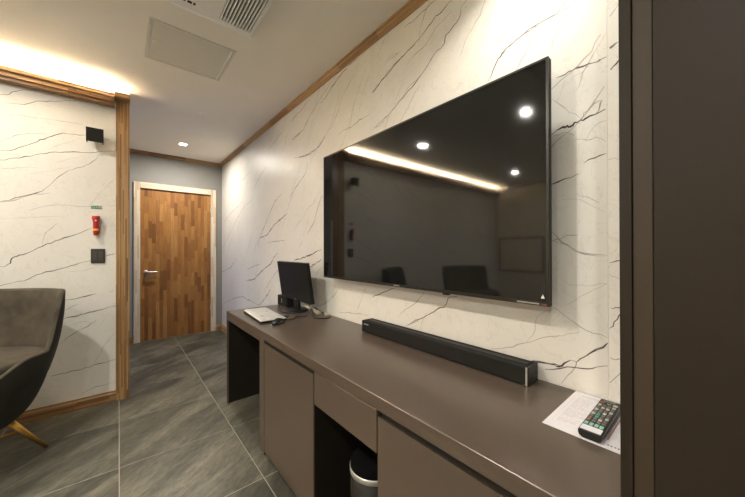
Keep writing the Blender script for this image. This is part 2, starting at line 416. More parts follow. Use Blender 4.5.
VEINS_TV=[
(0.65,9.0,[(2.588,2.225),(2.457,2.239),(2.367,2.251)]),
(0.78,9.0,[(2.522,2.046),(2.322,2.015),(2.179,2.022),(2.081,2.035),(1.999,2.082)]),
(0.52,7.5,[(2.983,2.291),(2.892,2.357),(2.848,2.397)]),
(0.65,7.5,[(2.643,1.694),(2.53,1.761),(2.355,1.843),(2.29,1.892),(2.277,1.95)]),
(0.45,7.5,[(4.538,2.12),(4.046,2.11),(3.698,2.157)]),
(0.65,9.0,[(3.455,1.244),(3.397,1.345),(3.233,1.497),(2.985,1.701),(2.806,1.768)]),
(0.91,10.5,[(3.42,1.346),(3.181,1.377),(2.985,1.473),(2.765,1.536),(2.659,1.567)]),
(0.59,7.5,[(2.291,1.343),(2.168,1.441),(2.11,1.552),(2.043,1.644)]),
(0.52,7.5,[(3.181,1.292),(2.939,1.303),(2.724,1.308)]),
(0.91,10.5,[(3.904,0.83),(3.575,0.877),(3.342,0.982),(3.082,1.072),(2.986,1.149),(2.895,1.186)]),
(0.65,9.0,[(3.834,0.978),(3.398,1.061)]),
(0.52,7.5,[(4.63,1.433),(4.282,1.614),(3.973,1.752),(3.635,1.823)]),
(0.52,7.5,[(4.923,1.635),(4.45,1.753),(4.047,1.83)]),
(0.65,9.0,[(5.137,0.858),(4.54,0.969),(4.282,1.102)]),
(0.65,9.0,[(4.925,0.406),(4.366,0.556),(4.049,0.618),(3.767,0.608),(3.399,0.594)]),
(0.78,10.5,[(3.421,0.591),(3.235,0.695),(3.082,0.808)]),
(0.91,10.5,[(2.531,1.124),(2.39,1.143),(2.229,1.177),(2.055,1.221)]),
(0.78,9.0,[(2.261,1.071),(2.169,1.098),(2.044,1.142)]),
(0.52,7.5,[(3.635,1.909),(3.396,2.036),(3.18,2.112)]),
(0.52,7.5,[(5.028,1.225),(4.725,1.383),(4.539,1.48)]),
(0.52,7.5,[(3.288,0.748),(2.986,0.965),(2.766,1.083)]),
(0.6,5.0,[(3.139,2.273),(2.978,2.318),(2.8,2.351),(2.679,2.399)]),
(0.72,5.0,[(2.586,2.398),(2.487,2.42),(2.394,2.43),(2.284,2.462)]),
(0.72,5.0,[(2.637,2.19),(2.488,2.226),(2.35,2.248),(2.243,2.326),(2.162,2.357),(2.066,2.408),(1.976,2.438),(1.932,2.465)]),
(0.42,4.0,[(2.285,2.086),(2.202,2.203),(2.123,2.295),(2.067,2.342)]),
(0.9,6.0,[(2.085,2.368),(1.994,2.38),(1.925,2.417),(1.827,2.456),(1.736,2.476),(1.636,2.487),(1.595,2.487)]),
(0.54,5.0,[(2.244,1.895),(2.203,1.966),(2.124,2.015),(1.995,2.093),(1.892,2.144),(1.828,2.211),(1.766,2.309),(1.664,2.369),(1.596,2.404),(1.574,2.45)]),
(0.72,5.0,[(2.464,2.035),(2.307,2.01),(2.203,2.005),(2.105,2.039),(1.988,2.097)]),
(0.66,5.0,[(1.813,2.049),(1.737,2.061),(1.637,2.055),(1.57,2.073),(1.458,2.071)]),
(0.36,4.0,[(1.57,2.121),(1.544,2.207),(1.494,2.28),(1.457,2.333)]),
(0.96,6.0,[(1.453,2.191),(1.399,2.21),(1.322,2.243),(1.26,2.265),(1.191,2.291)]),
(0.48,4.0,[(1.333,2.306),(1.29,2.329),(1.2,2.331)]),
(0.54,4.0,[(1.435,1.964),(1.355,1.973),(1.281,2.013),(1.192,2.05)]),
(0.77,4.5,[(1.159,2.452),(1.101,2.447),(1.045,2.456),(1.001,2.459),(0.943,2.467)]),
(0.94,5.4,[(1.456,2.19),(1.345,2.241),(1.265,2.272),(1.18,2.295),(1.092,2.315),(1.028,2.34),(0.985,2.362),(0.943,2.386),(0.903,2.384),(0.872,2.399),(0.843,2.403)]),
(0.39,3.6,[(1.328,2.328),(1.265,2.344),(1.18,2.331)]),
(0.83,5.4,[(1.418,1.973),(1.299,2.005),(1.212,2.05),(1.102,2.094),(1.029,2.138),(0.96,2.193),(0.888,2.222),(0.881,2.256),(0.839,2.276),(0.804,2.296),(0.796,2.337),(0.766,2.354)]),
(0.55,3.6,[(1.181,2.068),(1.121,2.109),(1.046,2.133)]),
(0.88,5.4,[(0.666,1.939),(0.642,1.975),(0.619,2.014),(0.602,2.028),(0.585,2.041),(0.559,2.045),(0.528,2.056),(0.493,2.069),(0.455,2.07)]),
(0.39,3.6,[(0.641,2.075),(0.596,2.089),(0.543,2.113),(0.503,2.135),(0.464,2.157)]),
(0.39,3,[(0.61,2.084),(0.565,2.08),(0.518,2.115),(0.456,2.156)]),
(0.44,3,[(0.431,1.94),(0.415,1.962),(0.395,2.004),(0.364,2.047)]),
(0.77,5,[(0.611,2.019),(0.58,2.043),(0.551,2.05),(0.513,2.061),(0.469,2.068),(0.435,2.07),(0.395,2.07),(0.378,2.09),(0.366,2.099)]),
(0.66,4,[(0.395,2.072),(0.368,2.071),(0.342,2.084)]),
(0.88,5,[(0.402,1.84),(0.373,1.839),(0.35,1.843),(0.329,1.844),(0.304,1.844),(0.278,1.839),(0.255,1.844)]),
(0.44,3,[(0.338,1.767),(0.325,1.8),(0.311,1.835),(0.287,1.876),(0.257,1.919)]),
(0.33,3,[(0.35,1.821),(0.322,1.823),(0.298,1.84)]),
(0.77,6,[(0.278,1.837),(0.271,1.845)]),
(0.88,6,[(0.253,1.864),(0.239,1.87),(0.223,1.876)]),
(0.88,6,[(0.253,1.79),(0.237,1.804),(0.223,1.818)]),
(0.33,3,[(0.42,1.774),(0.388,1.736),(0.329,1.669)]),
(0.99,6.8,[(0.418,1.639),(0.402,1.649),(0.381,1.655),(0.366,1.655),(0.358,1.649),(0.345,1.659),(0.327,1.662),(0.313,1.662),(0.286,1.667),(0.258,1.675)]),
(0.66,3.4,[(0.327,1.665),(0.318,1.683),(0.3,1.693),(0.269,1.709)]),
(0.66,3.4,[(0.286,1.667),(0.273,1.689),(0.266,1.708)]),
(0.44,2.5,[(0.418,1.633),(0.376,1.635),(0.347,1.615)]),
(0.44,2.5,[(0.309,1.593),(0.291,1.626),(0.273,1.636),(0.254,1.638)]),
(0.44,2.5,[(0.345,1.598),(0.309,1.588),(0.282,1.591),(0.256,1.568)]),
(0.94,5.1,[(0.317,1.513),(0.287,1.523),(0.256,1.53)]),
(0.99,5.1,[(0.418,1.457),(0.377,1.469),(0.334,1.479)]),
(0.39,2.5,[(0.343,1.413),(0.31,1.397),(0.274,1.371)]),
(0.55,3.4,[(0.419,1.247),(0.388,1.256),(0.367,1.269),(0.338,1.268)]),
(0.55,3.4,[(0.419,1.283),(0.393,1.252),(0.368,1.235),(0.343,1.212),(0.31,1.201),(0.258,1.197)]),
(0.33,2.5,[(0.387,1.396),(0.328,1.389),(0.283,1.356),(0.241,1.326)]),
(0.33,2.5,[(0.252,1.509),(0.236,1.511),(0.217,1.504)]),
(0.55,2.4,[(0.419,1.253),(0.373,1.235),(0.329,1.209),(0.292,1.202),(0.255,1.199)]),
(0.88,3.6,[(0.249,1.175),(0.237,1.179),(0.219,1.183)]),
(0.39,1.8,[(0.368,1.093),(0.329,1.097),(0.293,1.098),(0.256,1.108)]),
(0.39,1.8,[(0.368,1.025),(0.329,1.058),(0.293,1.084),(0.256,1.108)]),
(0.55,2.4,[(0.42,1.012),(0.378,0.984),(0.33,0.953),(0.293,0.939),(0.254,0.932)]),
(0.44,2.4,[(0.442,0.893),(0.399,0.908),(0.369,0.921),(0.33,0.937)]),
(0.39,1.8,[(0.25,1.14),(0.233,1.131),(0.219,1.112)]),
(0.88,3.6,[(0.25,0.964),(0.238,0.987),(0.226,1.009),(0.219,1.017)]),
(0.77,3.0,[(0.247,1.03),(0.234,1.034),(0.219,1.037)]),
(0.99,5.4,[(0.442,0.8),(0.41,0.8),(0.398,0.797),(0.379,0.815),(0.359,0.832)]),
(1,6.0,[(0.342,0.829),(0.316,0.856),(0.285,0.887),(0.255,0.916)]),
(0.66,3.0,[(0.359,0.832),(0.342,0.829),(0.348,0.807),(0.369,0.775),(0.389,0.74)]),
(0.88,4.2,[(0.443,0.774),(0.389,0.794),(0.348,0.809),(0.312,0.815),(0.285,0.829),(0.255,0.842)]),
(0.66,3.0,[(0.254,0.874),(0.242,0.867),(0.226,0.874),(0.221,0.873)]),
(0.66,3.0,[(0.254,0.776),(0.242,0.8),(0.22,0.833)]),
(0.94,4.8,[(1.136,0.807),(1.08,0.833),(1.026,0.865),(0.976,0.896),(0.934,0.925),(0.894,0.936),(0.884,0.952),(0.875,0.977),(0.856,0.993),(0.819,1.002)]),
(0.44,3.2,[(1.046,0.798),(1.037,0.835),(1.026,0.865)]),
(0.55,3.2,[(0.651,0.797),(0.607,0.81),(0.561,0.827),(0.518,0.853),(0.469,0.879),(0.424,0.9),(0.392,0.911)]),
(0.44,2.4,[(0.51,0.86),(0.485,0.891),(0.476,0.935),(0.469,0.965),(0.446,0.986),(0.412,1.003)]),
(0.94,6.4,[(0.502,0.786),(0.462,0.796),(0.424,0.799),(0.393,0.801)]),
(0.61,4.5,[(2.091,0.773),(1.996,0.807),(1.894,0.868),(1.845,0.907),(1.81,0.95)]),
(0.5,4.5,[(1.822,0.772),(1.709,0.784),(1.615,0.789),(1.585,0.798),(1.509,0.798),(1.445,0.801)]),
(0.83,5.4,[(1.445,0.916),(1.402,0.938),(1.335,0.964),(1.265,0.991),(1.206,1.007)]),
(0.44,3.6,[(1.605,0.8),(1.565,0.866),(1.527,0.929),(1.49,0.986)]),
(0.66,4.5,[(1.15,0.801),(1.103,0.826),(1.048,0.855)]),
(0.55,4.5,[(2.238,1.059),(2.163,1.099),(2.077,1.131)]),
(0.5,4.5,[(2.193,0.869),(2.163,0.96),(2.105,1.051),(2.035,1.083)]),
]


def ribbons(veins, a0, a1, z0, z1, rng):
    """thin quads along each vein, clipped to one panel; returns [(quad points, strength)]"""
    out = []
    for s, wmm, pts in veins:
        # refine with a small crackle
        fine = []
        for (p, q) in zip(pts, pts[1:]):
            L = math.hypot(q[0] - p[0], q[1] - p[1]); k = max(2, min(10, int(L / 0.022)))
            nx, nz = -(q[1] - p[1]) / max(L, 1e-6), (q[0] - p[0]) / max(L, 1e-6)
            for j in range(k):
                t = j / k; d = rng.uniform(-1, 1) * 0.0045 if j else 0
                fine.append((p[0] + (q[0] - p[0]) * t + nx * d, p[1] + (q[1] - p[1]) * t + nz * d))
        fine.append(pts[-1])
        n = len(fine); L, Rr, W = [], [], []
        ph = rng.uniform(0, 6)
        for i, p in enumerate(fine):
            q0, q1 = fine[max(i - 1, 0)], fine[min(i + 1, n - 1)]
            dx, dz = q1[0] - q0[0], q1[1] - q0[1]; l = math.hypot(dx, dz) or 1
            e = min(1.0, 0.4 + 3.0 * min(i, n - 1 - i) / n)
            w = 0.00050 * wmm * e * (0.9 + 0.4 * math.sin(i * 0.9 + ph) * math.sin(i * 0.37 + ph * 2))
            w = max(w, 0.0007)
            L.append((p[0] - dz / l * w, p[1] + dx / l * w)); Rr.append((p[0] + dz / l * w, p[1] - dx / l * w))
        for i in range(n - 1):
            q = [L[i], L[i + 1], Rr[i + 1], Rr[i]]
            if all(a0 + 1e-4 < c[0] < a1 - 1e-4 and z0 + 1e-4 < c[1] < z1 - 1e-4 for c in q): out.append((q, s))
    return out

def marble_panel(parent, axis, face, back, a0, a1, z0, z1, veins, rng, flip):
    """one printed panel: flat front with the veins embedded as faces, plus sides and back"""
    rb = ribbons(veins, a0, a1, z0, z1, rng)
    vs = [Vector(p) for p in ((a0, z0), (a1, z0), (a1, z1), (a0, z1))]; fs = [[0, 1, 2, 3]]; st = [0.0]
    for q, s in rb:
        area = sum(q[i][0] * q[(i + 1) % 4][1] - q[(i + 1) % 4][0] * q[i][1] for i in range(4))
        if abs(area) < 1e-10: continue
        if area < 0: q = q[::-1]
        k = len(vs); vs += [Vector(p) for p in q]; fs.append([k, k + 1, k + 2, k + 3]); st.append(s)
    ov, oe, of, _, _, fids = delaunay_2d_cdt(vs, [], fs, 1, 1e-6, True)
    def P(a, z, d): return (d, a, z) if axis == 'x' else (a, d, z)
    verts = [P(v.x, v.y, face) for v in ov]; faces = []; val = []
    for f, ids in zip(of, fids):
        f = list(f)
        faces.append(f[::-1] if flip else f); val.append(max(st[i] for i in ids) if ids else 0.0)
    k = len(verts)
    for d in (face, back):
        for a, z in ((a0, z0), (a1, z0), (a1, z1), (a0, z1)): verts.append(P(a, z, d))
    for q in ((k, k + 4, k + 5, k + 1), (k + 1, k + 5, k + 6, k + 2), (k + 2, k + 6, k + 7, k + 3), (k + 3, k + 7, k + 4, k), (k + 4, k + 7, k + 6, k + 5)):
        faces.append(list(q)); val.append(0.0)
    me = bpy.data.meshes.new('panel'); me.from_pydata(verts, [], faces)
    ca = me.color_attributes.new('vein', 'FLOAT_COLOR', 'CORNER')
    for p, v in zip(me.polygons, val):
        for li in p.loop_indices: ca.data[li].color = (v, v, v, 1)
    me.update()
    return link('panel', me, M['marble'], parent)

def random_veins(rng, n, a0, a1, z0, z1, slope, spread):
    out = []
    for _ in range(n):
        a, z = rng.uniform(a0, a1), rng.uniform(z0, z1); ang = slope + rng.uniform(-spread, spread); pts = []
        for _k in range(rng.randint(4, 10)):
            pts.append((a, z)); st_ = rng.uniform(0.05, 0.11); t = ang + rng.uniform(-0.35, 0.35)
            a += math.cos(t) * st_; z += math.sin(t) * st_
        out.append((rng.choice((0.4, 0.5, 0.7, 0.85)), rng.choice((4, 5, 6)), pts))
    return out

# ================================================================== THE SETTING
# ---- floor: grout bed with separate slate tiles
floor = structure('floor', MB().box(XL, 1.33, YN, 5.10, -0.06, -0.0012), M['grout'], 'grey slate tiled floor with pale grout lines', 'floor')
GX, GY, PX, PY, GAP = 0.0018, 1.6115, 0.5925, 0.5945, 0.0017
tile_cache = {}
def tile(x0, x1, y0, y1):
    key = (round(x1 - x0, 3), round(y1 - y0, 3))
    if key not in tile_cache:
        hx, hy = key[0] / 2, key[1] / 2
        b = bmesh.new()
        bmesh.ops.create_cube(b, size=1)
        for v in b.verts: v.co = Vector((v.co.x * 2 * hx, v.co.y * 2 * hy, -0.004 + v.co.z * 0.008))
        bmesh.ops.bevel(b, geom=[e for e in b.edges if all(v.co.z > -0.001 for v in e.verts)], offset=0.0012, segments=1, affect='EDGES')
        me = bpy.data.meshes.new('tile'); b.to_mesh(me); b.free(); me.materials.append(M['slate']); tile_cache[key] = me
    o = bpy.data.objects.new('tile', tile_cache[key]); C.objects.link(o); o.parent = floor
    o.location = ((x0 + x1) / 2, (y0 + y1) / 2, 0.0)
for i in range(-7, 3):
    for j in range(-6, 7):
        x0, x1 = GX + i * PX + GAP, GX + (i + 1) * PX - GAP
        y0, y1 = GY + j * PY + GAP, GY + (j + 1) * PY - GAP
        x0, x1, y0, y1 = max(x0, XL), min(x1, XW + 0.01), max(y0, YN), min(y1, YB)
        if x1 - x0 < 0.02 or y1 - y0 < 0.02: continue
        tile(x0, x1, y0, y1)

# ---- ceiling and plain walls
structure('ceiling', MB().box(XL - 0.1, 1.33, YN - 0.1, 5.12, ZC, ZC + 0.08), M['paint'], 'flat off-white painted ceiling', 'ceiling')
wr = structure('wall_right', MB().box(XW + 0.012, 1.33, YN, 5.10, 0, ZC), M['plaster'], 'white marble-look panelled wall behind the television', 'wall')
rng = random.Random(11)
edges = [YN, -0.957, 0.253, 1.449, 2.663, 3.877, YB]
extra = random_veins(rng, 16, -1.5, 0.0, 0.1, 2.4, 2.3, 0.4)
extra += [(0.45, 4.2, q) for _, _, q in random_veins(rng, 46, 0.4, 4.9, 0.7, 2.4, 2.25, 0.35)]
for a, b in zip(edges, edges[1:]):
    marble_panel(wr, 'x', XW, XW + 0.012, a + 0.0003, b - 0.0003, 0.0, ZC, VEINS_TV + extra, rng, True)

wp = structure('wall_left', MB().box(XL, -0.006, YP + 0.012, 3.335, 0, ZC), M['plaster'], 'marble-look partition wall carrying the small wall speaker', 'wall')
extra = random_veins(rng, 60, -3.9, -0.75, 0.1, 2.3, 0.40, 0.25)
for a, b in zip([XL, -3.05, -1.84, -0.63 - 0.0], [-3.05, -1.84, -0.63, -0.006]):
    marble_panel(wp, 'y', YP, YP + 0.012, a + 0.0005, b - 0.0005, 0.0, ZC, VEINS_PARTITION + extra, rng, False)

structure('wall_back', MB().box(-0.85, 0.180, YB, YB + 0.1, 0, ZC).box(1.080, XW + 0.012, YB, YB + 0.1, 0, ZC).box(0.180, 1.080, YB, YB + 0.1, 2.068, ZC),
          M['grey_wall'], 'grey painted wall round the wooden door', 'wall')
structure('wall_far_left', MB().box(XL - 0.1, XL, YN, 3.335, 0, ZC), M['plaster'], 'beige plaster wall at the far left of the room', 'wall')
structure('wall_front', MB().box(XL - 0.1, 1.33, YN - 0.1, YN, 0, ZC), M['plaster'], 'beige plaster wall behind the viewer', 'wall')
WX = -0.75                   # end of the corridor behind the partition
structure('wall_corridor', MB().box(WX - 0.1, WX, 3.335, 4.15, 0, ZC).box(WX - 0.1, WX, 4.68, YB, 0, ZC).box(WX - 0.1, WX, 4.15, 4.68, 0, 0.30).box(WX - 0.1, WX, 4.15, 4.68, 1.75, ZC),
          M['grey_wall'], 'grey wall with a window at the end of the corridor', 'wall')
win = MB().box(WX - 0.09, WX - 0.01, 4.15, 4.19, 0.30, 1.75).box(WX - 0.09, WX - 0.01, 4.64, 4.68, 0.30, 1.75).box(WX - 0.09, WX - 0.01, 4.19, 4.64, 0.30, 0.34).box(WX - 0.09, WX - 0.01, 4.19, 4.64, 1.71, 1.75)
win = structure('window_1', win, M['white_plastic'], 'white framed window at the corridor end', 'window')
m, nt, b = new_mat('window_glass')
tr = nt.nodes.new('ShaderNodeBsdfTransparent'); gl = nt.nodes.new('ShaderNodeBsdfGlossy'); mx = nt.nodes.new('ShaderNodeMixShader')
gl.inputs['Roughness'].default_value = 0.02; mx.inputs[0].default_value = 0.06
nt.links.new(tr.outputs[0], mx.inputs[1]); nt.links.new(gl.outputs[0], mx.inputs[2]); nt.links.new(mx.outputs[0], nt.nodes['Material Output'].inputs['Surface'])
bx('pane', m, win, WX - 0.053, WX - 0.047, 4.19, 4.64, 0.34, 1.71)

# ---- post at the partition's end, cove moulding, crown mouldings, baseboards
post = structure('trim_1', MB().box(-0.019, 0.067, 3.198, 3.350, 0, 2.431, 0.002), M['wood_post'], 'laminated wood post at the end of the marble partition', 'post')
MB().box(-0.028, 0.069, 3.116, 3.352, 2.431, 2.472, 0.002).build('cap', M['wood_x'], post)
MB().box(-0.006, 0.066, YP, 3.335, 2.472, ZC).build('post_top', M['paint'], post)
cove = [(YP, 2.372), (3.155, 2.372), (3.155, 2.389), (3.143, 2.397), (3.143, 2.423), (3.132, 2.431), (3.132, 2.461), (3.146, 2.461), (3.146, 2.436), (YP, 2.436)]
structure('trim_2', MB().prism(cove, 'x', XL, -0.028), M['wood_x'], 'stepped wooden cove moulding along the partition top', 'moulding')
crown = [(0, 0), (0.040, 0), (0.040, -0.010), (0.030, -0.013), (0.026, -0.024), (0.012, -0.031), (0.010, -0.036), (0, -0.036)]
structure('trim_3', MB().prism([(XW - a, ZC + c) for a, c in crown], 'y', YT, YB), M['wood_y_lit'], 'wooden crown moulding above the television wall', 'moulding')
structure('trim_4', MB().prism([(YB - a, ZC + c * 1.25) for a, c in crown], 'x', WX, XW), M['wood_x'], 'wooden crown moulding above the door', 'moulding')
base = [(0, 0), (0.016, 0), (0.016, 0.060), (0.010, 0.070), (0.008, 0.082), (0, 0.082)]
structure('baseboard_left', MB().prism([(YP - a, c) for a, c in base], 'x', XL, -0.019), M['wood_x'], 'wooden baseboard under the marble partition', 'baseboard')
structure('baseboard_right', MB().prism([(XW - a, c) for a, c in base], 'y', DEND, YB), M['wood_y_lit'], 'short wooden baseboard between desk end and door wall', 'baseboard')
structure('baseboard_back', MB().prism([(YB - a, c) for a, c in base], 'x', WX, 0.146).prism([(YB - a, c) for a, c in base], 'x', 1.125, XW - 0.016), M['wood_x'], 'wooden baseboard either side of the door frame', 'baseboard')

# ---- door: frame, separate staves, lever handle
door = empty('door_1', (0.62, YB, 0), 'laminated wooden door with pale frame at the corridor end', 'door', kind='structure')
DO = (0.62, YB, 0)
def dpart(name, mb, mat, parent=door): return mb.build(name, mat, parent)
dpart('jamb', MB(DO).box(0.146, 0.214, YB - 0.022, YB + 0.09, 0, 2.118, 0.003), M['frame_z'])
dpart('jamb', MB(DO).box(1.052, 1.125, YB - 0.022, YB + 0.09, 0, 2.118, 0.003), M['frame_z'])
dpart('frame_head', MB(DO).box(0.214, 1.052, YB - 0.022, YB + 0.09, 2.040, 2.118, 0.003), M['frame_x'])
dpart('leaf_core', MB(DO).box(0.2141, 1.0519, YB + 0.012, YB + 0.085, 0.0003, 2.039), M['wood_post'])
cols = 20; sw = (1.050 - 0.217) / cols
tones = [(0.225, 0.094, 0.027), (0.30, 0.13, 0.037), (0.36, 0.163, 0.046), (0.39, 0.182, 0.053), (0.32, 0.142, 0.041), (0.43, 0.215, 0.07), (0.34, 0.153, 0.044)]
for c in range(cols):
    z = 0.006; x0 = 0.217 + c * sw; first = True
    while z < 2.035:
        l = rng.uniform(0.10, 0.33) if first else rng.uniform(0.16, 0.34)
        z1 = min(z + l, 2.037)
        if 2.037 - z1 < 0.07: z1 = 2.037
        o = MB(DO).box(x0 + 0.0004, x0 + sw - 0.0004, YB + 0.0065 + rng.uniform(0, 0.0007), YB + 0.012, z + 0.0004, z1 - 0.0004).build('stave', M['stave'], door)
        t = rng.choice(tones); k = rng.uniform(0.92, 1.08)
        o.color = (t[0] * k, t[1] * k, t[2] * k, 1)
        z = z1; first = False
hd = dpart('handle', MB(DO).lathe([(0, 0.006), (0.026, 0.006), (0.026, -0.004), (0.023, -0.007), (0.011, -0.007), (0.011, -0.045), (0, -0.045)], (0.276, YB, 0.925), 24, 'y'), M['chrome'])
dpart('lever', MB(DO).tube(smooth_path([(0.276, YB - 0.036, 0.925), (0.276, YB - 0.050, 0.925), (0.292, YB - 0.054, 0.925), (0.330, YB - 0.054, 0.925), (0.400, YB - 0.052, 0.922)], 5), 0.0105, 10), M['chrome'], hd)
dpart('door_sticker', MB(DO).box(0.262, 0.395, YB + 0.003, YB + 0.0065, 0.835, 0.868, 0.001), plain('worn_brown_sticker', (0.20, 0.13, 0.055), 0.5))  # faint brownish sticker below the handle
dpart('hinge', MB(DO).lathe([(0, 0), (0.008, 0), (0.008, 0.10), (0, 0.10)], (1.051, YB - 0.004, 1.74), 10), M['chrome'])
dpart('hinge', MB(DO).lathe([(0, 0), (0.008, 0), (0.008, 0.10), (0, 0.10)], (1.051, YB - 0.004, 0.28), 10), M['chrome'])

# ================================================================== LIGHTS OF THE ROOM AND ADDED AMBIENT DOWNLIGHTS
strip = MB().box(XL + 0.02, -0.035, 3.160, 3.200, 2.4365, 2.447).build('led_strip', emit('warm_led', COVE_COLOR, COVE_STRENGTH))
tag(strip, 'warm glowing light strip hidden in the wooden cove', 'light strip')

def downlight(x, y, label, watts=LAMP_WATTS, color=LAMP_COLOR, spread=170, rad=0.041):
    t = empty('downlight', (x, y, ZC), label, 'downlight', 'round recessed ceiling downlights')
    MB().lathe([(rad, 0.0), (rad + 0.015, 0.0), (rad + 0.015, -0.003), (rad + 0.011, -0.006), (rad + 0.001, -0.006), (rad - 0.001, -0.002), (rad, 0.0)], (0, 0, 0), 32).build('trim_ring', M['white_plastic'], t)
    MB().lathe([(0, -0.0015), (rad, -0.0015), (rad, 0.0), (0, 0.0)], (0, 0, 0), 32).build('lens', emit('downlight_lens', color, 14.0), t)
    l = bpy.data.lights.new('downlight_lamp', 'AREA'); l.shape = 'DISK'; l.size = rad * 1.85; l.energy = watts; l.color = color; l.spread = R(spread)
    lo = bpy.data.objects.new('lamp', l); C.objects.link(lo); lo.parent = t; lo.location = (0, 0, -0.008)
    return t
COOL = (1.0, 0.94, 0.83)
downlight(0.606, 4.355, 'lit recessed downlight in the ceiling in front of the door', 5.5, COOL, 172)
downlight(-0.72, 2.48, 'lit ceiling downlight nearest the marble partition, mirrored in the television', 2.9, rad=0.055)
downlight(-0.75, 1.24, 'lit ceiling downlight mirrored near the television top right corner', 6.5, rad=0.024)
downlight(-2.92, 2.34, 'lit ceiling downlight far left in the room, mirrored low in the television', 2.5, COOL)
downlight(-2.92, 1.10, 'added unseen ceiling downlight far left, second from the marble partition', 8)  # added to light the television wall more evenly
downlight(-2.92, -0.14, 'added unseen ceiling downlight far left, third from the marble partition', 13)  # added for more ambient light, never in view
downlight(-0.75, -0.30, 'added unseen ceiling downlight level with the tall cabinet', 5.5)  # added behind the view to raise the ambient light
downlight(0.88, 0.50, 'ceiling downlight close to the television wall above the soundbar', 1.5, spread=125)
# ================================================================== THINGS ON THE CEILING
ac = empty('air_conditioner', (0.14, 1.40, ZC), 'white ceiling cassette air conditioner with slatted grille', 'air conditioner')
AO = (0.14, 1.40, ZC)
def soft_plate(x0, x1, y0, y1, z0, z1, bev):
    return MB(AO).box(x0, x1, y0, y1, z0, z1, bev, 3)
# face plate split round the grille opening
gx0, gx1, gy0, gy1 = 0.422, 0.588, 0.975, 1.818
AX0, AX1, AY0, AY1 = -0.335, 0.615, 0.925, 1.880
MB(AO).box(AX0 + 0.03, gx0, AY0 + 0.03, AY1 - 0.03, ZC - 0.032, ZC - 0.002).box(gx1, AX1 - 0.022, AY0 + 0.03, AY1 - 0.03, ZC - 0.032, ZC - 0.002) \
    .box(gx0, gx1, AY0 + 0.03, gy0, ZC - 0.032, ZC - 0.002).box(gx0, gx1, gy1, AY1 - 0.03, ZC - 0.032, ZC - 0.002).build('face_plate', M['white_plastic'], ac)
rimp = [(0.0, 0.0), (0.0, -0.014), (0.006, -0.024), (0.018, -0.031), (0.031, -0.033), (0.031, 0.0)]
MB(AO).prism([(AY1 - a, ZC + c) for a, c in rimp], 'x', AX0, AX1).build('rim', M['white_plastic'], ac)
MB(AO).prism([(AY0 + a, ZC + c) for a, c in rimp], 'x', AX0, AX1).build('rim', M['white_plastic'], ac)
MB(AO).prism([(AX1 - a * 0.7, ZC + c) for a, c in rimp], 'y', AY0 + 0.031, AY1 - 0.031).build('rim', M['white_plastic'], ac)
MB(AO).prism([(AX0 + a, ZC + c) for a, c in rimp], 'y', AY0 + 0.031, AY1 - 0.031).build('rim', M['white_plastic'], ac)
gr = MB(AO).box(gx0, gx1, gy0, gy1, ZC - 0.006, ZC - 0.001).build('grille', M['groove'], ac)
ns = 10
for k in range(ns):
    x = gx0 + (k + 0.5) * (gx1 - gx0) / ns
    MB(AO).prism([(x - 0.0056, ZC - 0.033), (x + 0.0026, ZC - 0.033), (x + 0.0046, ZC - 0.010), (x - 0.0016, ZC - 0.010)], 'y', gy0, gy1).build('slat', M['white_plastic'], gr)
MB(AO).box(-0.28, -0.20, 1.0, 1.8, ZC - 0.030, ZC - 0.024, 0.002).build('outlet_flap', M['white_plastic'], ac)
for dx, ln in ((0.0, 0.012), (0.020, 0.020), (0.046, 0.010)):
    MB(AO).box(0.248 + dx, 0.248 + dx + ln, 1.780, 1.796, ZC - 0.0335, ZC - 0.0315).build('indicator_mark', M['black_plastic'], ac)

ah = empty('access_hatch', (0.36, 2.32, ZC), 'square beige ceiling access hatch beside the air conditioner', 'access hatch')
HO = (0.36, 2.32, ZC)
hx0, hx1, hy0, hy1 = 0.130, 0.592, 2.092, 2.540
MB(HO).box(hx0, hx0 + 0.014, hy0, hy1, ZC - 0.007, ZC).box(hx1 - 0.014, hx1, hy0, hy1, ZC - 0.007, ZC).box(hx0 + 0.014, hx1 - 0.014, hy0, hy0 + 0.014, ZC - 0.007, ZC).box(hx0 + 0.014, hx1 - 0.014, hy1 - 0.014, hy1, ZC - 0.007, ZC).build('frame', M['panel_paint'], ah)
MB(HO).box(hx0 + 0.017, hx1 - 0.032, hy0 + 0.017, hy1 - 0.017, ZC - 0.006, ZC - 0.001, 0.001).build('lid', M['panel_paint'], ah)
MB(HO).box(hx1 - 0.029, hx1 - 0.017, hy0 + 0.017, hy1 - 0.017, ZC - 0.008, ZC - 0.001, 0.001).build('hinge_rail', M['white_plastic'], ah)
MB(HO).lathe([(0, -0.010), (0.007, -0.010), (0.009, -0.006), (0, -0.006)], (hx0 + 0.034, 2.31, ZC), 16).build('latch', M['white_plastic'], ah)

sp = empty('sprinkler_cover', (0.619, 3.268, ZC), 'small flat sprinkler cover plate on the corridor ceiling', 'sprinkler')
MB().lathe([(0, -0.006), (0.030, -0.006), (0.042, -0.003), (0.044, 0.0), (0, 0.0)], (0, 0, 0), 28).build('cover_plate', M['white_plastic'], sp)
MB().lathe([(0, -0.009), (0.008, -0.009), (0.010, -0.005), (0, -0.005)], (0.006, -0.006, 0), 14).build('centre_button', M['white_ink'], sp)

